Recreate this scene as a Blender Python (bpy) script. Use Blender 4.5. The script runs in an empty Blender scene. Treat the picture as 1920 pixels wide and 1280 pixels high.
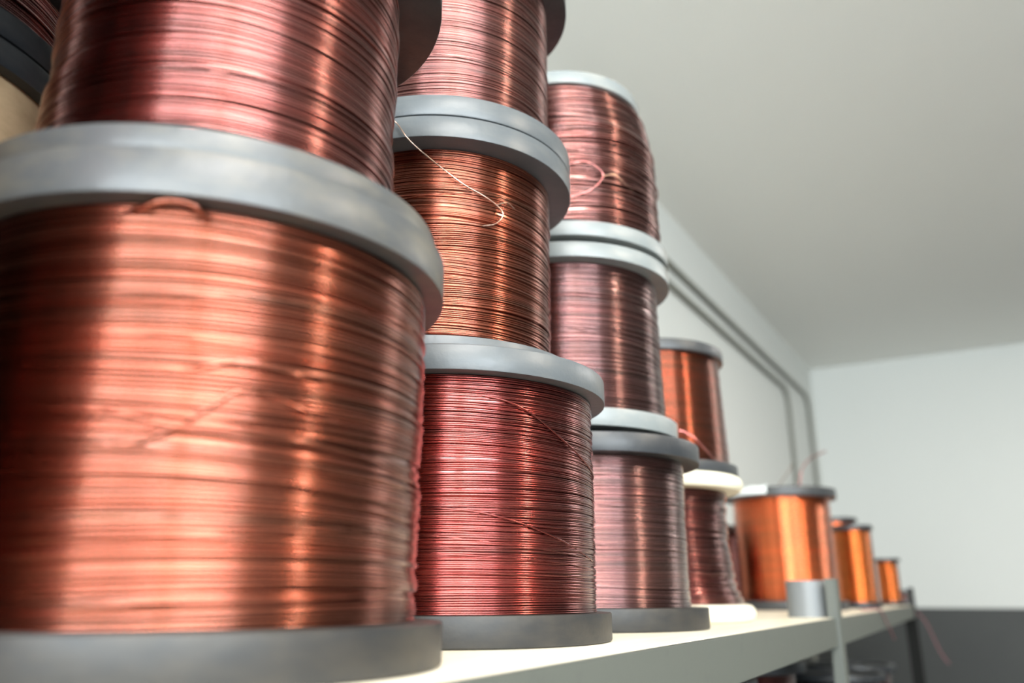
import bpy, bmesh, math, random
import numpy as np
from mathutils import Vector, Matrix

U = 0.125            # one flange radius in metres: stack plan below is in these units
CAMZ = 1.25          # camera height over the floor
C = bpy.context.scene.collection
sc = bpy.context.scene

# ------------------------------------------------------------------ camera
FPX = 1540.0
PITCH = math.atan((1115 - 640) / FPX)
YAW = math.atan((1830 - 960) * math.cos(PITCH) / FPX)
cam = bpy.data.cameras.new('camera')
co = bpy.data.objects.new('camera', cam); C.objects.link(co)
cam.sensor_width = 36.0; cam.lens = 36.0 * FPX / 1920.0
cam.clip_start = 0.02; cam.clip_end = 50
co.location = (0, 0, CAMZ)
fwd = Vector((math.cos(YAW) * math.cos(PITCH), math.sin(YAW) * math.cos(PITCH), math.sin(PITCH)))
co.rotation_euler = fwd.to_track_quat('-Z', 'Y').to_euler()
cam.dof.use_dof = True
cam.dof.focus_distance = 0.60
cam.dof.aperture_fstop = 3.9
sc.camera = co

# ------------------------------------------------------------------ view, world, lights
sc.view_settings.view_transform = 'Standard'
sc.view_settings.look = 'None'
sc.view_settings.gamma = 1.0
sc.view_settings.use_curve_mapping = False
sc.view_settings.exposure = 0.32
sc.cycles.use_denoising = True
sc.cycles.max_bounces = 8
sc.cycles.diffuse_bounces = 5
sc.cycles.glossy_bounces = 4
sc.cycles.sample_clamp_indirect = 6.0

w = bpy.data.worlds.new('daylight'); sc.world = w
w.use_nodes = True
w.node_tree.nodes['Background'].inputs[0].default_value = (0.80, 0.90, 1.0, 1)
w.node_tree.nodes['Background'].inputs[1].default_value = 2.0

# room frame: origin in the far corner, +x along the side wall away from the camera
CORNER = Vector((5.31, 0.727, 0)); ROT = math.radians(-1.9)
RM = Matrix.Translation(CORNER) @ Matrix.Rotation(ROT, 4, 'Z')
ZC = CAMZ + 1.36     # ceiling
XB, YR = -8.4, -3.9  # back wall, right wall in the room frame

def area(name, loc, look, sx, sy, power, col):
    l = bpy.data.lights.new(name, 'AREA'); l.shape = 'RECTANGLE'; l.size = sx; l.size_y = sy
    l.energy = power; l.color = col
    o = bpy.data.objects.new(name, l); C.objects.link(o)
    o.location = RM @ Vector(loc)
    d = (RM.to_3x3() @ Vector(look)).normalized()
    o.rotation_euler = d.to_track_quat('-Z', 'Y').to_euler()
    return o
COOL = (0.86, 0.95, 1.0)
# daylight entering by the back window and the two side windows (same sizes as the openings)
WB = (-3.60, -0.30, CAMZ + 0.48, ZC - 0.10)                     # back window: y0, y1, z0, z1
WS = (-8.1, -5.9, CAMZ + 0.48, ZC - 0.10)                       # side window: x0, x1
area('window_daylight_back', (XB - 0.10, (WB[0] + WB[1]) / 2, (WB[2] + WB[3]) / 2), (1, 0, 0), WB[1] - WB[0], WB[3] - WB[2], 245, COOL)
area('window_daylight_side', ((WS[0] + WS[1]) / 2, YR - 0.10, (WS[2] + WS[3]) / 2), (0, 1, 0), WS[1] - WS[0], WS[3] - WS[2], 166, COOL)

# ------------------------------------------------------------------ materials
def mat(name, base, rough=0.5, metal=0.0, spec=0.5, noise=None, bump=None, coat=0.0):
    m = bpy.data.materials.new(name); m.use_nodes = True
    nt = m.node_tree; b = nt.nodes['Principled BSDF']
    b.inputs['Base Color'].default_value = (*base, 1)
    b.inputs['Roughness'].default_value = rough
    b.inputs['Metallic'].default_value = metal
    b.inputs['Specular IOR Level'].default_value = spec
    b.inputs['Coat Weight'].default_value = coat
    b.inputs['Coat Roughness'].default_value = 0.16; b.inputs['Coat IOR'].default_value = 1.55
    tc = nt.nodes.new('ShaderNodeTexCoord')
    if noise:                      # (scale xyz, low, high, second colour)
        s, lo, hi, c2 = noise
        mp = nt.nodes.new('ShaderNodeMapping'); mp.inputs['Scale'].default_value = s
        n = nt.nodes.new('ShaderNodeTexNoise'); n.inputs['Scale'].default_value = 1.0
        n.inputs['Detail'].default_value = 6; n.inputs['Roughness'].default_value = 0.62
        r = nt.nodes.new('ShaderNodeMapRange'); r.inputs[1].default_value = lo; r.inputs[2].default_value = hi
        mx = nt.nodes.new('ShaderNodeMix'); mx.data_type = 'RGBA'
        mx.inputs[6].default_value = (*base, 1); mx.inputs[7].default_value = (*c2, 1)
        nt.links.new(tc.outputs['Object'], mp.inputs[0]); nt.links.new(mp.outputs[0], n.inputs['Vector'])
        nt.links.new(n.outputs[0], r.inputs[0]); nt.links.new(r.outputs[0], mx.inputs[0])
        nt.links.new(mx.outputs[2], b.inputs['Base Color'])
    if bump:
        s, d = bump
        mp = nt.nodes.new('ShaderNodeMapping'); mp.inputs['Scale'].default_value = s
        n = nt.nodes.new('ShaderNodeTexNoise'); n.inputs['Scale'].default_value = 1.0; n.inputs['Detail'].default_value = 4
        bp = nt.nodes.new('ShaderNodeBump'); bp.inputs['Strength'].default_value = 0.5; bp.inputs['Distance'].default_value = d
        nt.links.new(tc.outputs['Object'], mp.inputs[0]); nt.links.new(mp.outputs[0], n.inputs['Vector'])
        nt.links.new(n.outputs[0], bp.inputs['Height']); nt.links.new(bp.outputs[0], b.inputs['Normal'])
    return m

def plastic(name, base, dust, rough=0.42, lo=0.45, hi=0.75):
    return mat(name, base, rough, noise=((22, 22, 60), lo, hi, dust), bump=((120, 120, 120), 0.0006))

M = {
 'wall': mat('painted_wall', (0.70, 0.71, 0.68), 0.9, bump=((60, 60, 60), 0.001)),
 'backwall': mat('grey_green_painted_wall', (0.10, 0.105, 0.10), 0.8),
 'ceiling': mat('painted_ceiling', (0.88, 0.875, 0.84), 0.95),
 'dado': mat('grey_dado_paint', (0.040, 0.042, 0.040), 0.6, noise=((3, 3, 3), .4, .8, (0.052, 0.054, 0.05))),
 'floor': mat('concrete_floor', (0.17, 0.165, 0.155), 0.7, noise=((4, 4, 4), .35, .75, (0.12, 0.118, 0.11))),
 'window': mat('white_window_frame', (0.75, 0.75, 0.74), 0.5),
 'conduit': mat('grey_conduit', (0.21, 0.21, 0.18), 0.6),
 'wood': mat('pale_plywood', (0.84, 0.77, 0.62), 0.6, noise=((6, 60, 60), .4, .75, (0.78, 0.68, 0.50)), bump=((20, 200, 200), 0.0005)),
 'steel': mat('grey_green_painted_steel', (0.095, 0.102, 0.088), 0.55, noise=((30, 30, 30), .55, .8, (0.08, 0.084, 0.075))),
 'shadesteel': mat('shade_toned_steel', (0.012, 0.012, 0.011), 0.8, spec=0.2),  # lower board and end post: shade put into the colour
 'cap': mat('grey_bracket_steel', (0.19, 0.20, 0.205), 0.38, metal=0.0),
 'kraft': mat('kraft_paper_wrap', (0.62, 0.43, 0.25), 0.8, noise=((40, 40, 90), .4, .7, (0.50, 0.34, 0.19))),
 'cream': mat('cream_plastic', (0.86, 0.80, 0.62), 0.4),
 'label': mat('white_rim_patch', (0.9, 0.93, 0.93), 0.6),  # white patch on the orange spool's rim
 'warm': None,
}
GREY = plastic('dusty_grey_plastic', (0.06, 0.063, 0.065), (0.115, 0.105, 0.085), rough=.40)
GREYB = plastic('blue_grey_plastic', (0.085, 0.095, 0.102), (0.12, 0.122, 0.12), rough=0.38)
GREYLIT = plastic('lit_grey_plastic', (0.21, 0.23, 0.23), (0.28, 0.28, 0.26), rough=0.36)  # upper flanges: light growing with height is put into this colour
GREYSHADE = plastic('shaded_dusty_grey_plastic', (0.018, 0.0185, 0.019), (0.050, 0.043, 0.034), rough=.52, lo=.4, hi=.8)  # bottom flanges: shade near the board put into the colour, with dust
DARK = plastic('charcoal_plastic', (0.025, 0.028, 0.032), (0.05, 0.05, 0.05), rough=0.4)
SLATE = plastic('slate_grey_plastic', (0.04, 0.043, 0.047), (0.06, 0.06, 0.057))

def wire_mat(name, base, rough=0.22, deep=None, coat=0.9, kk=0.56):
    deep = deep or tuple(c * 0.55 for c in base)
    k = kk
    base = tuple(c * c / base[0] * 0.45 + c * 0.55 for c in base)
    return mat(name, tuple(c * k for c in base), rough, metal=1.0, noise=((5, 5, 260), .35, .7, tuple(c * k for c in deep)), coat=coat)
W = {
 'copper': wire_mat('copper_brown_enamel', (0.60, 0.185, 0.088)),
 'maroon': wire_mat('maroon_enamel', (0.50, 0.170, 0.140)),
 'crimson': wire_mat('crimson_enamel', (0.52, 0.085, 0.065)),
 'rust': wire_mat('rust_enamel', (0.60, 0.180, 0.080)),
 'rose': wire_mat('rose_brown_enamel', (0.52, 0.230, 0.200)),
 'mauve': wire_mat('mauve_brown_enamel', (0.40, 0.200, 0.190)),
 'plum': wire_mat('plum_enamel', (0.34, 0.090, 0.080)),
 'orange': wire_mat('orange_enamel', (0.95, 0.300, 0.090), rough=.16, kk=1.0, coat=1.0),
 'amber': wire_mat('amber_enamel', (0.95, 0.300, 0.020), rough=.14, kk=.8),
 'red': wire_mat('red_orange_enamel', (0.72, 0.190, 0.055), rough=.16, kk=.5),
}

# ------------------------------------------------------------------ helpers
def link(name, me, m, parent=None):
    o = bpy.data.objects.new(name, me); C.objects.link(o)
    if m is not None and not me.materials: me.materials.append(m)
    if parent is not None: o.parent = parent
    return o

def from_bm(name, bm, m, parent=None, smooth=False):
    me = bpy.data.meshes.new(name)
    bmesh.ops.recalc_face_normals(bm, faces=bm.faces)
    bm.to_mesh(me); bm.free()
    if smooth:
        for p in me.polygons: p.use_smooth = True
    return link(name, me, m, parent)

def box(bm, x0, x1, y0, y1, z0, z1, xf=None):
    vs = [bm.verts.new((x, y, z)) for x in (x0, x1) for y in (y0, y1) for z in (z0, z1)]
    if xf is not None:
        for v in vs: v.co = xf @ v.co
    for f in ((0, 1, 3, 2), (4, 6, 7, 5), (0, 4, 5, 1), (2, 3, 7, 6), (0, 2, 6, 4), (1, 5, 7, 3)):
        bm.faces.new([vs[i] for i in f])

def lathe(name, prof, m, parent=None, n=128, flat_angle=30):
    """closed (r,z) profile turned about z"""
    p = np.array(prof, float); k = len(p)
    a = np.linspace(0, 2 * np.pi, n, endpoint=False)
    co_ = np.empty((n, k, 3)); co_[..., 0] = np.cos(a)[:, None] * p[:, 0]; co_[..., 1] = np.sin(a)[:, None] * p[:, 0]; co_[..., 2] = p[:, 1]
    i = np.arange(n)[:, None]; j = np.arange(k)[None, :]
    i2 = (i + 1) % n; j2 = (j + 1) % k
    q = np.stack([i * k + j, i2 * k + j, i2 * k + j2, i * k + j2], -1).reshape(-1, 4)
    return link(name, mesh_np(name, co_.reshape(-1, 3), q, flat_angle), m, parent)

def mesh_np(name, verts, quads, angle=None):
    me = bpy.data.meshes.new(name)
    nv, nf = len(verts), len(quads)
    me.vertices.add(nv); me.vertices.foreach_set('co', verts.astype(np.float32).ravel())
    me.loops.add(nf * 4); me.loops.foreach_set('vertex_index', quads.astype(np.int32).ravel())
    me.polygons.add(nf); me.polygons.foreach_set('loop_start', np.arange(nf, dtype=np.int32) * 4)
    me.polygons.foreach_set('loop_total', np.full(nf, 4, dtype=np.int32))
    me.polygons.foreach_set('use_smooth', np.ones(nf, dtype=bool))
    me.update(calc_edges=True); me.validate()
    if angle: me.set_sharp_from_angle(angle=math.radians(angle))
    return me

def tube_np(P, r, segs=6):
    """verts and quads of an open tube along the points P"""
    P = np.array(P, float); n = len(P)
    T = np.gradient(P, axis=0); T /= np.linalg.norm(T, axis=1)[:, None]
    up = np.array([0.13, 0.21, 1.0]); A = np.cross(T, up); A /= np.linalg.norm(A, axis=1)[:, None]
    B = np.cross(A, T)
    a = np.linspace(0, 2 * np.pi, segs, endpoint=False)
    V = P[:, None] + r * (np.cos(a)[None, :, None] * A[:, None] + np.sin(a)[None, :, None] * B[:, None])
    i = np.arange(n - 1)[:, None]; j = np.arange(segs)[None, :]; j2 = (j + 1) % segs
    q = np.stack([i * segs + j, i * segs + j2, (i + 1) * segs + j2, (i + 1) * segs + j], -1).reshape(-1, 4)
    return V.reshape(-1, 3), q

def spline(pts, n=60):
    """Catmull-Rom through the points"""
    P = np.array(pts, float); P = np.vstack([2 * P[0] - P[1], P, 2 * P[-1] - P[-2]])
    out = []; m = len(P) - 3
    for t in np.linspace(0, m - 1e-6, n):
        k = int(t); u = t - k; a, b, c, d = P[k:k + 4]
        out.append(0.5 * (2 * b + (c - a) * u + (2 * a - 5 * b + 4 * c - d) * u * u + (3 * b - a - 3 * c + d) * u ** 3))
    return np.array(out)

def wire(name, pts, r, m, parent=None, n=60):
    v, q = tube_np(spline(pts, n), r)
    return link(name, mesh_np(name, v, q), m, parent)

def join_np(parts):
    V = []; Q = []; o = 0
    for v, q in parts:
        V.append(v); Q.append(q + o); o += len(v)
    return np.vstack(V), np.vstack(Q)

def winding(name, prof, z0, z1, rw, m, parent, seed=1, mess=0.6, n=144, cross=3, tilt=0.0):
    """wire laid round and round: every turn is a raised round strand; prof(t) is the radius, t = 0 bottom .. 1 top"""
    g = np.random.default_rng(seed)
    pitch = rw * 1.9
    N = max(4, int((z1 - z0) / pitch)); th = np.linspace(0, 2 * np.pi, n, endpoint=False)
    sec = np.radians([-115, -70, -35, 0, 35, 70, 115])
    parts = []
    env = lambda z: np.clip(np.minimum(z - z0, z1 - z) / (4 * pitch), 0, 1)
    low = g.normal(size=6) ; ph = g.uniform(0, 6.28, 6)
    def strand(zc, rr, wob, wdt=1.0):
        i = np.arange(n)[:, None]; k = len(sec); j = np.arange(k - 1)[None, :]
        cx = rr[:, None] + rw * wdt * np.cos(sec)[None]; cz = zc[:, None] + rw * wdt * np.sin(sec)[None]
        cz = np.clip(cz, z0 + 1e-5, z1 - 1e-5)
        V = np.stack([np.cos(th)[:, None] * cx, np.sin(th)[:, None] * cx, cz], -1).reshape(-1, 3)
        i2 = (i + 1) % n
        q = np.stack([i * k + j, i2 * k + j, i2 * k + j + 1, i * k + j + 1], -1).reshape(-1, 4)
        return V, q
    walk = 0.0
    for s in range(N):
        z = z0 + (s + .5) * (z1 - z0) / N
        t = (z - z0) / (z1 - z0)
        walk = 0.8 * walk + g.normal() * 0.35
        wob = sum(low[k] * np.sin((k % 3 + 1) * th + ph[k] + t * (5 + 4 * k)) for k in range(6)) * 0.45
        own = g.normal() * 0.35 * np.sin(th + g.uniform(0, 6.28)) + g.normal() * 0.25 * np.sin(2 * th + g.uniform(0, 6.28))
        e = float(env(z))
        zc = z + mess * rw * e * (wob * 1.3 + own * 1.6) + tilt * e * np.sin(th)
        rad = prof(t) + mess * rw * (0.55 * walk + 0.5 * g.normal() + (-0.9 if g.random() < 0.10 else 0)) \
              + mess * rw * 0.35 * np.sin(th * 2 + g.uniform(0, 6.28))
        parts.append(strand(zc, np.full(n, 0.0) + rad, 0, 1.08))
    for c in range(cross):                                   # turns that run aslant over the others
        z = z0 + (z1 - z0) * g.uniform(0.12, 0.88); A = (z1 - z0) * g.uniform(0.02, 0.09)
        zc = np.clip(z + A * np.sin(th + g.uniform(0, 6.28)), z0 + 2 * rw, z1 - 2 * rw)
        tt = (zc - z0) / (z1 - z0)
        parts.append(strand(zc, np.array([prof(x) for x in tt]) + rw * 0.9, 0, 0.8))
    V, Q = join_np(parts)
    # the layer beneath closes the gaps between strands
    zz = np.linspace(z0, z1, 24); k = len(zz)
    rr = np.array([prof((z - z0) / (z1 - z0)) - rw * 0.9 for z in zz])
    Vb = np.stack([np.cos(th)[:, None] * rr, np.sin(th)[:, None] * rr, np.broadcast_to(zz, (n, k))], -1).reshape(-1, 3)
    i = np.arange(n)[:, None]; j = np.arange(k - 1)[None]; i2 = (i + 1) % n
    qb = np.stack([i * k + j, i2 * k + j, i2 * k + j + 1, i * k + j + 1], -1).reshape(-1, 4)
    V, Q = join_np([(V, Q), (Vb, qb)])
    return link(name, mesh_np(name, V, Q), m, parent)

def flange_profile(R, t, up, kind='ring'):
    """solid disc with a raised outer ring on its outer face; up = outer face looks up"""
    c = 0.011 * U if kind != 'thick' else 0.5 * t * 0.9
    rec = 0.0 if kind == 'flat' else 0.30 * t
    bore = min(0.14 * U, R * .28)
    p = [(bore, 0), (R - c * .5, 0), (R - c * .12, c * .18), (R, c * .6)]
    if kind == 'thick':
        p = [(bore, 0)] + [(R - c + c * math.cos(a), c + c * math.sin(a)) for a in np.radians([-90, -60, -30, 0])]
        p += [(R - c + c * math.cos(a), t - c + c * math.sin(a)) for a in np.radians([0, 30, 60, 90])]
    else:
        p += [(R, t - c), (R - c * .3, t - c * .3), (R - c, t)]
    e = min(.16 * U, R * .2); q = min(.3 * U, R * .45)
    p += [(R - e, t), (R - e * 1.12, t - rec), (q, t - rec), (q * .96, t - rec * .15), (bore, t - rec * .15)]
    if not up: p = [(r, t - z) for r, z in p][::-1]
    return p

def thing(name, label, cat, loc=(0, 0, 0), group=None, rotz=0):
    o = bpy.data.objects.new(name, None); C.objects.link(o)
    o.empty_display_size = 0.05
    o.location = loc; o.rotation_euler = (0, 0, rotz); o['label'] = label; o['category'] = cat
    if group: o['group'] = group
    return o

def spool(label, x, y, z, R, fb, ft, zt, Rw, wm, fm, group, rw=0.00075, seed=1, mess=0.6, kind='ring', topR=None,
          topm=None, n=144, cross=3, kindt=None, ft2=None, core=0.0, botR=None, botm=None, tilt=0.0, name='wire_spool'):
    """z bottom, zt height of the underside of the top flange, fb/ft flange thicknesses (all in U, over the camera level)"""
    o = thing(name, label, 'wire spool', (x * U, y * U, CAMZ + z * U + 0.0004), group)
    H = (zt - z) * U; tb = fb * U; tt = ft * U
    prof = Rw if callable(Rw) else (lambda t, r=Rw: r)
    pr = lambda t: prof(t) * U
    b = lathe('flange', flange_profile((botR or R) * U, tb, False, kind), botm or fm, o, n)
    t_ = lathe('flange', flange_profile((topR or R) * U, tt, True, kindt or kind), topm or fm, o, n)
    t_.location.z = H
    winding('wire_winding', pr, tb, H, rw, wm, o, seed, mess, n, cross, tilt)
    # the hub barrel, seen as the raised ring where two spools meet
    hr = min(.62, .62 * R)
    lathe('hub', [(min(.145, hr * .3) * U, 0.0002 - core * U), (hr * U, 0.0002 - core * U), (hr * U, tb * .6), (min(.3, hr - .02) * U, tb), (min(.3, hr - .02) * U, H), (min(.145, hr * .3) * U, H)], DARK, o, 48)
    return o

# ------------------------------------------------------------------ the room
def struct(name, bm, m):
    o = from_bm(name, bm, m); o['kind'] = 'structure'; return o
T = 0.12
def wall_with_hole(name, along, a0, a1, fixed0, fixed1, holes):
    """boxes round the openings; along = 'x' or 'y'"""
    bm = bmesh.new()
    def bx(p0, p1, z0, z1):
        if along == 'x': box(bm, p0, p1, fixed0, fixed1, z0, z1, RM)
        else: box(bm, fixed0, fixed1, p0, p1, z0, z1, RM)
    cur = a0
    for (h0, h1, z0, z1) in holes:
        bx(cur, h0, 0, ZC); bx(h0, h1, 0, z0); bx(h0, h1, z1, ZC); cur = h1
    bx(cur, a1, 0, ZC)
    return struct(name, bm, M['backwall'])
bm = bmesh.new(); box(bm, XB - T, T, YR - T, T, -0.1, 0, RM); struct('floor', bm, M['floor'])
bm = bmesh.new(); box(bm, XB - T, T, YR - T, T, ZC, ZC + 0.1, RM); struct('ceiling', bm, M['ceiling'])
bm = bmesh.new(); box(bm, XB - T, T, 0, T, 0, ZC, RM); struct('wall_left', bm, M['wall'])
bm = bmesh.new(); box(bm, 0, T, YR - T, 0, 0, ZC, RM); struct('wall_far', bm, M['wall'])
wall_with_hole('wall_back', 'y', YR, 0, XB - T, XB, [WB])
wall_with_hole('wall_right', 'x', XB, 0, YR - T, YR, [WS])
# dark painted lower part of the walls
bm = bmesh.new(); box(bm, -0.004, 0, YR, 0, 0, CAMZ - 0.068, RM); struct('trim_1', bm, M['dado'])
bm = bmesh.new(); box(bm, XB, -0.004, -0.004, 0, 0, CAMZ - 0.068, RM); struct('trim_2', bm, M['dado'])
def window(name, along, fixed, h):
    bm = bmesh.new(); a0, a1, z0, z1 = h; e = 0.05
    bars = [(a0, a0 + e, z0, z1), (a1 - e, a1, z0, z1), (a0, a1, z0, z0 + e), (a0, a1, z1 - e, z1)]
    mid = (a0 + a1) / 2; bars.append((mid - e / 2, mid + e / 2, z0, z1))
    for p0, p1, q0, q1 in bars:
        if along == 'x': box(bm, p0, p1, fixed - .06, fixed - .02, q0, q1, RM)
        else: box(bm, fixed - .06, fixed - .02, p0, p1, q0, q1, RM)
    return struct(name, bm, M['window'])
window('window_1', 'y', XB, WB)
window('window_2', 'x', YR, WS)

# grey conduits on the side wall, bending down before the far corner
def conduit(xb, z, label, zlow):
    pts = []
    for x in np.linspace(XB + 0.2, xb - 0.10, 14): pts.append((x, -0.014, z))
    for a in np.radians([20, 45, 70]): pts.append((xb - 0.10 + 0.10 * math.sin(a), -0.014, z - 0.10 + 0.10 * math.cos(a)))
    for zz in np.linspace(z - 0.12, zlow, 8): pts.append((xb, -0.014, zz))
    P = [tuple(RM @ Vector(p)) for p in pts]
    v, q = tube_np(np.array(P), 0.011, 10)
    o = link('cable_conduit', mesh_np('cable_conduit', v, q), M['conduit'])
    o['label'] = label; o['category'] = 'conduit'; o['group'] = 'cable conduits on the side wall'
conduit(-0.25, CAMZ + 1.134, 'upper thin grey conduit on the side wall, turning down beside the room corner', 0.25)
conduit(-0.82, CAMZ + 1.053, 'lower thin grey conduit on the side wall, turning down before the upper one', 0.25)

# warm ceiling lamp over the aisle, plus two unseen fill panels added for brightness
lampm = bpy.data.materials.new('warm_diffuser'); lampm.use_nodes = True
lb = lampm.node_tree.nodes['Principled BSDF']
lb.inputs['Emission Color'].default_value = (1.0, 0.86, 0.68, 1); lb.inputs['Emission Strength'].default_value = 110
fillc = bpy.data.materials.new('added_fill_diffuser'); fillc.use_nodes = True
lb = fillc.node_tree.nodes['Principled BSDF']
lb.inputs['Emission Color'].default_value = (1.0, 0.96, 0.90, 1); lb.inputs['Emission Strength'].default_value = 26
fillf = bpy.data.materials.new('added_far_fill_diffuser'); fillf.use_nodes = True
lb = fillf.node_tree.nodes['Principled BSDF']
lb.inputs['Emission Color'].default_value = (1.0, 0.96, 0.90, 1); lb.inputs['Emission Strength'].default_value = 11
def ceiling_lamp(label, x, y, hx, hy, m):
    lamp = thing('ceiling_lamp', label, 'ceiling lamp', (x, y, ZC))
    bm = bmesh.new(); box(bm, -hx - .02, hx + .02, -hy - .02, hy + .02, -.045, -0.004); from_bm('housing', bm, M['window'], lamp)
    bm = bmesh.new(); box(bm, -hx, hx, -hy, hy, -.06, -.0455); from_bm('diffuser', bm, m, lamp)
ceiling_lamp('warm slim ceiling lamp above the aisle across from the shelf', 0.83, -1.9, .09, .30, lampm)
ceiling_lamp('neutral white fill panel added out of view under the ceiling nearer the windows', -0.75, -0.75, .60, .30, fillc)  # added out of view to brighten the shelf from above
ceiling_lamp('neutral white fill panel added out of view under the ceiling near the far wall', 3.3, -1.15, .50, .30, fillf)  # added out of view to brighten the far walls

# ------------------------------------------------------------------ the rack
YF = 1.54; ZS = -0.265; XA, XE = -5.0, 26.0
rack = thing('storage_rack', 'grey painted steel rack with pale wooden shelf carrying the wire spools', 'shelf', (0, YF * U, 0))
def rk(name, m, *boxes, bev=0.0):
    bm = bmesh.new()
    for (x0, x1, y0, y1, z0, z1) in boxes:
        box(bm, x0 * U, x1 * U, (y0 - YF) * U, (y1 - YF) * U, CAMZ + z0 * U, CAMZ + z1 * U)
    if bev: bmesh.ops.bevel(bm, geom=bm.edges[:], offset=bev, segments=2, affect='EDGES')
    return from_bm(name, bm, m, rack)
rk('shelf_board', M['wood'], (XA, XE, YF + .02, 5.75, ZS - .14, ZS))
rk('front_rail', M['steel'], (XA, XE, YF - .02, YF + .02, ZS - .32, ZS - .004), (XA, XE, YF + .02, YF + .3, ZS - .32, ZS - .29), bev=0.0008)
rk('rear_rail', M['steel'], (XA, XE, 5.75, 5.8, ZS - .32, ZS))
rk('lower_board', M['shadesteel'], (XA, XE, YF + .02, 5.75, -3.1, -2.95))  # toned near-black to deepen the shade under the shelf
rk('lower_rail', M['steel'], (XA, XE, YF - .02, YF + .02, -3.27, -2.954), bev=0.0008)
zf = -CAMZ / U
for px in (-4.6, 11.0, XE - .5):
    rk('post', M['steel' if px < 20 else 'shadesteel'], (px, px + .30, YF - .055, YF - .025, zf, .19), (px, px + .03, YF - .025, YF + .07, zf, .19), bev=0.0006)
    if px > 20: rk('post', M['shadesteel'], (px + .04, px + .30, YF + .0, YF + .24, zf, ZS - .33))
    rk('post', M['steel'], (px, px + .30, 5.81, 5.84, zf, .19), (px, px + .03, 5.84, 5.98, zf, .19))
# rounded sheet bracket behind the post, above the board
bm = bmesh.new()
ax, ay, ra = 11.28, 1.87, .25
ring = []
for a in np.linspace(math.radians(0), math.radians(360), 40, endpoint=False):
    ring.append((ax + ra * math.cos(a), ay + ra * math.sin(a)))
for (r0, zlo, zhi) in ((1, ZS + .001, .17),):
    lo = [bm.verts.new((x * U, (y - YF) * U, CAMZ + zlo * U)) for x, y in ring]
    hi = [bm.verts.new((x * U, (y - YF) * U, CAMZ + zhi * U)) for x, y in ring]
    li = [bm.verts.new(((ax + (x - ax) * .86) * U, (ay + (y - ay) * .86 - YF) * U, CAMZ + zhi * U)) for x, y in ring]
    ll = [bm.verts.new(((ax + (x - ax) * .86) * U, (ay + (y - ay) * .86 - YF) * U, CAMZ + (zlo + .05) * U)) for x, y in ring]
    k = len(ring)
    for i in range(k):
        j = (i + 1) % k
        bm.faces.new((lo[i], lo[j], hi[j], hi[i])); bm.faces.new((hi[i], hi[j], li[j], li[i])); bm.faces.new((li[i], li[j], ll[j], ll[i]))
    bm.faces.new(ll); bm.faces.new(lo[::-1])
tub = from_bm('metal_cup', bm, M['cap'], None, smooth=False)
for p in tub.data.polygons: p.use_smooth = len(p.vertices) == 4
tub.data.set_sharp_from_angle(angle=math.radians(40))
tub.location = (0, YF * U, 0)
tub['label'] = 'short round grey metal cup on the board behind the shelf post'; tub['category'] = 'cup'

# ------------------------------------------------------------------ the spools
G1 = 'wire spools of the front row'
def sp(*a, **k): return spool(*a, **k)
lin = lambda a, b: (lambda t: a + (b - a) * t)
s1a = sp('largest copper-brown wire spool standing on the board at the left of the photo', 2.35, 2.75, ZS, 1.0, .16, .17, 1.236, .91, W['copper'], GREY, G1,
   botR=1.03, botm=GREYSHADE, seed=3, rw=0.00095, mess=0.95, cross=5, n=192)
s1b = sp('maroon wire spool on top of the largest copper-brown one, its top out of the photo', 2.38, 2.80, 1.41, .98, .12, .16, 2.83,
   lambda t: .755 + .03 * (1 - t) ** 6, W['maroon'], GREY, G1, seed=5, topm=DARK, rw=0.00095, mess=0.9, cross=4, n=192)  # near-black top flange: the shade on its underside is put into the colour
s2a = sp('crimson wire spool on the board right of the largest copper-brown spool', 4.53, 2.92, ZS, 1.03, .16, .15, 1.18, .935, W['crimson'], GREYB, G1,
   seed=11, botm=GREYSHADE, rw=0.00075, mess=0.9, cross=6, n=192)
s2b = sp('rust-brown wire spool in the middle of its stack, on the crimson spool', 4.72, 3.15, 1.335, .97, .15, .155, 2.83, .80, W['rust'], GREYB, G1,
   seed=12, rw=0.00075, mess=1.0, cross=6, n=192)
s2c = sp('rose-brown wire spool atop the rust-brown one, upper flange cut off by the frame', 4.72, 3.15, 2.99, .97, .15, .155, 4.49, .80, W['rose'], GREYB, G1,
   seed=13, rw=0.00075, mess=0.8, cross=4, n=192, topm=DARK)
s3a = sp('mauve-brown wire spool on the board with black upper flange, lowest of the third stack', 6.72, 2.9, ZS + .0, 1.0, .165, .155, 1.06, .85, W['mauve'], GREYSHADE, G1,
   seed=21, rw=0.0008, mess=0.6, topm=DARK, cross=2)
s3b = sp('dusky mauve wire spool on the black flange, middle of the third stack', 6.8, 3.1, 1.295, 1.0, .15, .14, 2.75, lin(.895, .865), W['mauve'], GREYLIT, G1,
   seed=22, rw=0.0008, mess=0.8, core=.078, cross=3)
s3c = sp('pinkish-brown wire spool with bulging messy turns and narrow pale top flange', 6.8, 3.1, 2.945, 1.0, .14, .13, 4.60,
   lambda t: .925 - .16 * t ** 6 - .02 * t, W['rose'], GREYLIT, G1, seed=23, rw=0.0011, mess=1.5, core=.054, topR=.80, cross=9, tilt=-0.004)
s4a = sp('plum wire spool with thick cream flanges, waisted winding, standing on the board', 8.85, 3.0, ZS, 1.0, .17, .16, 1.05,
   lambda t: .75 + .15 * (1 - t) ** 4 + .02 * t, W['plum'], M['cream'], G1, seed=31, rw=0.0011, mess=1.6, kind='thick', topR=.97, cross=6, tilt=0.003)
s4b = sp('tall red-orange wire spool standing on the cream-flanged one', 8.85, 3.0, 1.21, .93, .11, .12, 2.50, lin(.85, .80), W['red'], SLATE, G1,
   seed=32, rw=0.0006, mess=0.3, topR=.86, cross=1)
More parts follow.
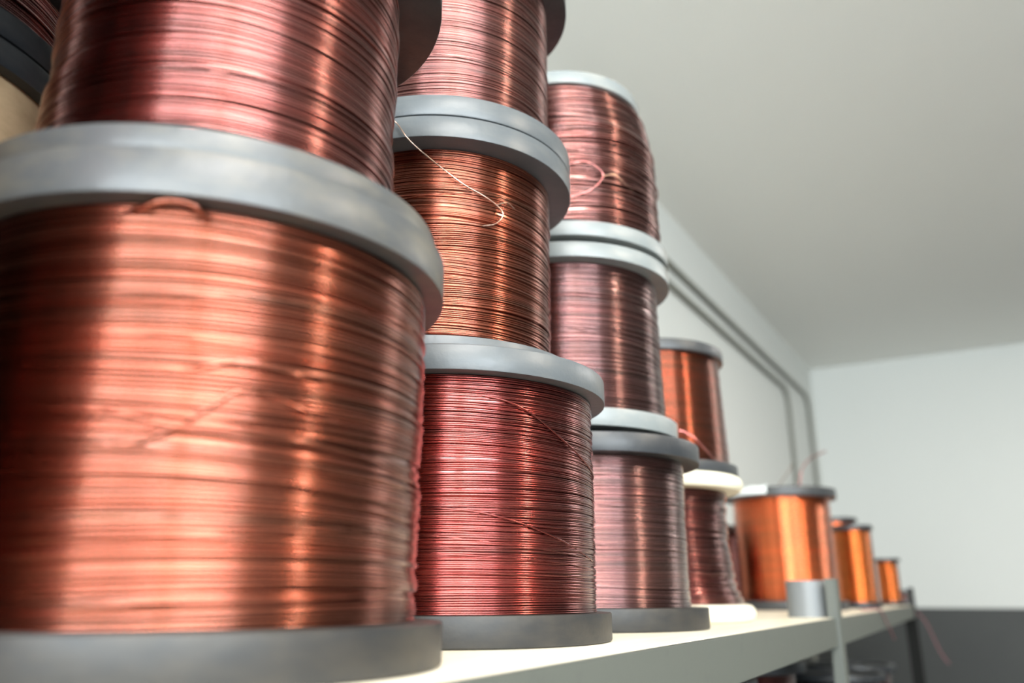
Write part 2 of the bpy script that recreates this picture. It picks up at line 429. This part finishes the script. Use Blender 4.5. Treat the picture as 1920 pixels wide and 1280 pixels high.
s5 = sp('bright orange wire spool behind the shelf post with white label on its flange', 16.5, 3.06, ZS, 1.02, .16, .17, 1.72, .88, W['orange'], SLATE, G1,
   seed=41, rw=0.0006, mess=0.15, cross=0, n=96)
s6 = sp('amber wire spool just past the shelf post, shining orange stripe on it', 18.9, 2.12, ZS, .42, .12, .10, 1.28, .375, W['amber'], DARK, G1,
   seed=42, rw=0.0008, mess=0.15, cross=0, n=64)
s6b = sp('dull orange wire spool mostly hidden behind the amber one past the post', 22.4, 2.9, ZS, .55, .14, .11, 1.72, .48, W['orange'], DARK, G1,
   seed=43, rw=0.0008, mess=0.15, cross=0, n=64)
s7 = sp('small orange wire spool near the far end of the shelf', 24.4, 1.96, ZS, .34, .10, .08, .83, .26, W['amber'], DARK, G1,
   seed=44, rw=0.0008, mess=0.15, cross=0, n=48)
s8 = sp('tiny grey spool last on the shelf beside the small orange one', 25.55, 1.73, ZS, .15, .10, .08, .06, .10, W['mauve'], GREYB, G1,
   seed=45, rw=0.0008, mess=0.15, cross=0, n=32)
sB = [sp(l, .34, 3.13, z, .96, .15, .15, z + 1.35, .9, W[c], GREY, G1, seed=70 + i, n=96, cross=1) for i, (l, z, c) in enumerate((
    ('dark plum wire spool on the board left of the largest copper-brown spool, lowest there', ZS, 'plum'),
    ('dark crimson wire spool left of the maroon one, middle of its stack', ZS + 1.51, 'crimson'),
    ('dark plum wire spool left of the maroon one, topmost of its stack', ZS + 3.02, 'plum')))]
for lab, x in (('dark plum wire spool in the rear row behind the red-orange and cream-flanged ones', 15.4), ('dark plum wire spool in the rear row behind the bright orange one', 17.6)):
    sp(lab, x, 4.85, ZS, .85,   .15, .15, 1.2, .75, W['plum'], DARK, 'wire spools of the rear row', seed=int(x), n=64, cross=0)
# the row behind: a paper-wrapped spool between two others
BX, BY, BZ = 1.65, 4.7, 2.54
G2 = 'wire spools of the rear row'
kz = BZ - 1.29
sp('dark plum wire spool on the board in the rear row, under the paper-wrapped spool', BX, BY, ZS, 1.0, .14, .14, kz - .145, .88, W['plum'], DARK, G2, seed=50, n=96)
k0 = thing('wire_spool', 'wire spool wrapped in brown paper in the rear row, below a dark-flanged one', 'wire spool', (BX * U, BY * U, CAMZ + kz * U), G2)
for zz, up in ((0, False), (1.145, True)):
    f = lathe('flange', flange_profile(U, .14 * U, up), DARK, k0); f.location.z = zz * U
lathe('paper_wrap', [(.3 * U, .14 * U), (.93 * U, .14 * U), (.93 * U, 1.145 * U), (.3 * U, 1.145 * U)], M['kraft'], k0)
k1 = sp('dark wire spool in the rear row on top of the paper-wrapped spool, upper left corner', BX, BY, BZ, 1.0, .14, .14, BZ + 1.5, .9, W['plum'], DARK, G2, seed=51, rw=0.0009, mess=.9)

# lower shelf: plum spools, and two large ones added to darken under the rail
G3 = 'wire spools on the lower shelf'
low = [(9.3, 3.2, 1.05, 2.1, 'large dark wire spool under the board, nearer of the two left of the post'),
       (12.2, 3.2, 1.05, 2.1, 'large dark wire spool under the board, beside the lower part of the post'),
       (19.0, 2.75, .95, 1.45, 'plum wire spool on the lower shelf just right of the post'),
       (21.4, 2.75, .95, 1.45, 'plum wire spool on the lower shelf beside the dark end post')]
for i, (x, y, R, h, lab) in enumerate(low):
    sp(lab, x, y, -2.95, R, .14, .14, -2.95 + h - .14, R * .85, W['plum'], DARK, G3, seed=60 + i, rw=0.0011, n=64, mess=.4, cross=0)

# ------------------------------------------------------------------ loose wire ends and the white patch
def cyl(o, th, z, r):    # point at angle th (deg) round the spool o, height z and radius r in U
    a = math.radians(th); return (r * U * math.cos(a), r * U * math.sin(a), z * U)
# white patch wrapped over the rim of the orange spool's top flange
bm = bmesh.new()
n_ = 14; zt = (1.72 - ZS)
rows = []
for k in range(n_ + 1):
    a = math.radians(132 + 46 * k / n_)
    r0, r1 = 1.026, .76
    rows.append([bm.verts.new((r * U * math.cos(a), r * U * math.sin(a), z * U)) for r, z in
                 ((r0, zt + .05), (r0, zt + .172), (r0 - .04, zt + .185), (r1 + .12, zt + .20 + .02 * math.sin(k)), (r1 + .12, zt + .176), (r0 - .04, zt + .172), (r0 - .004, zt + .16), (r0 - .004, zt + .05))])
for a, b in zip(rows, rows[1:]):
    for j in range(8): bm.faces.new((a[j], a[(j + 1) % 8], b[(j + 1) % 8], b[j]))
bm.faces.new(rows[0]); bm.faces.new(rows[-1][::-1])
from_bm('rim_patch', bm, M['label'], s5)
# loose wire ends, each a part of the spool it comes off
def loose(o, pts, r, m, n=60): return wire('loose_wire', [cyl(o, *p) for p in pts], r, m, o, n)
WG = wire_mat('grey_brown_loose_wire', (0.75, 0.55, 0.45), kk=.8)
WP = wire_mat('pink_loose_wire', (0.75, 0.30, 0.28), kk=.8)
loose(s2b, [(192, 1.60, 1.04), (195.4, 1.592, 1.0), (199.8, 1.478, .99), (204.9, 1.405, 0.93), (213.5, 1.332, 0.84), (223.4, 1.234, 0.83), (232.3, 1.179, 0.83),
            (239.1, 1.131, 0.83), (242.8, 1.076, 0.83), (239.1, 0.996, 0.83), (232.7, 0.962, 0.82)], .0006, WG, 90)
loose(s2b, [(239, 1.13, .825), (245, 1.17, .83), (250, 1.15, .82)], .0006, WG, 30)
loose(s3c, [(203, .68, .925), (208.1, 0.702, 0.95), (216.9, 0.735, 0.96), (223.7, 0.679, 0.97), (226.7, 0.607, 0.97), (223.4, 0.509, 0.96), (217.3, 0.435, 0.95), (209.1, 0.398, 0.93)], .0010, WP)
loose(s3c, [(226.7, 0.607, 0.965), (234.0, 0.647, 0.955), (241.1, 0.597, 0.945), (249, 0.57, 0.92)], .0010, WG, 40)
loose(s1a, [(208, 1.455, .90), (212.7, 1.468, 0.93), (217.6, 1.491, 0.955), (222.1, 1.493, 0.96), (225.1, 1.476, 0.95), (227.5, 1.445, 0.90)], .0013, W['copper'])
loose(s4b, [(212, .36, .87), (217.9, 0.39, 0.93), (226.0, 0.326, 0.95), (232.5, 0.234, 0.95), (240.8, 0.142, 0.93), (246, .118, .90)], .0016, WP)
wire('loose_wire', [tuple(c * U for c in p) for p in [(-.2, -.02, 2.158), (-.2, -.061, 2.28), (-.2, -.217, 2.465), (-.2, -.332, 2.639)]], .0012, WG, s5)
wire('loose_wire', [tuple(c * U for c in p) for p in [(-.2, -.40, 2.158), (-.2, -.43, 2.28), (-.2, -.495, 2.527), (-.2, -.659, 2.716), (-.2, -.959, 2.844)]], .0014, WP, s5)
def hang(label, pts):
    o = wire('hanging_wire', [(x * U, (y + YF) * U, CAMZ + z * U) for x, y, z in pts], .0015, WPD)
    o['label'] = label; o['category'] = 'wire'; o['group'] = 'wire ends hanging off the shelf'
WPD = mat('dull_pink_wire', (0.30, 0.10, 0.11), 0.5)
hang('long pink wire end hanging off the far end of the shelf', [(25.4, .12, ZS + .03), (25.8, .16, ZS + .04), (26.06, .12, ZS + .02), (26.10, .0, -.40), (26.05, -0.231, -0.69), (26.05, -0.371, -1.096), (26.05, -0.508, -1.494), (26.05, -0.662, -1.754)])
hang('short pink wire end bent over the front rail past the post', [(15.8, .22, ZS + .03), (15.95, .06, ZS + .035), (16.1, -.03, ZS + .03), (16.25, -.07, -.30), (16.6, -.07, -.42), (17.2, -.07, -.58), (17.9, -.07, -.80)])
# stray turns lying aslant on the two lowest spools
for pts in ([(208, .70, .915), (215.1, 0.695, 0.922), (221.0, 0.719, 0.925), (227.2, 0.777, 0.925), (233.5, 0.857, 0.925), (236.8, 0.885, 0.927), (241.6, 0.882, 0.925), (251.0, 0.844, 0.922), (262, .82, .912)],
            [(206, .81, .912), (213.2, 0.8, 0.922), (218.6, 0.778, 0.925), (225.4, 0.758, 0.925), (232.1, 0.758, 0.926), (239.2, 0.751, 0.925), (249.1, 0.742, 0.922), (260, .73, .912)],
            [(222, .93, .914), (228.9, 0.95, 0.922), (234.8, 0.978, 0.925), (241.1, 0.974, 0.925), (247.9, 0.964, 0.922), (256, .95, .912)]):
    loose(s1a, pts, .0010, W['copper'], 70)
for pts in ([(222, 1.33, .935), (232.6, 1.303, 0.945), (242.4, 1.246, 0.947), (253.9, 1.15, 0.947), (268.0, 1.06, 0.947), (285.7, 0.991, 0.945), (300, .95, .935)],
            [(200, .71, .935), (210.6, 0.701, 0.945), (223.5, 0.683, 0.946), (237.3, 0.636, 0.946), (254.4, 0.559, 0.946), (275.3, 0.472, 0.945), (290, .44, .935)]):
    loose(s2a, pts, .0007, W['crimson'], 90)
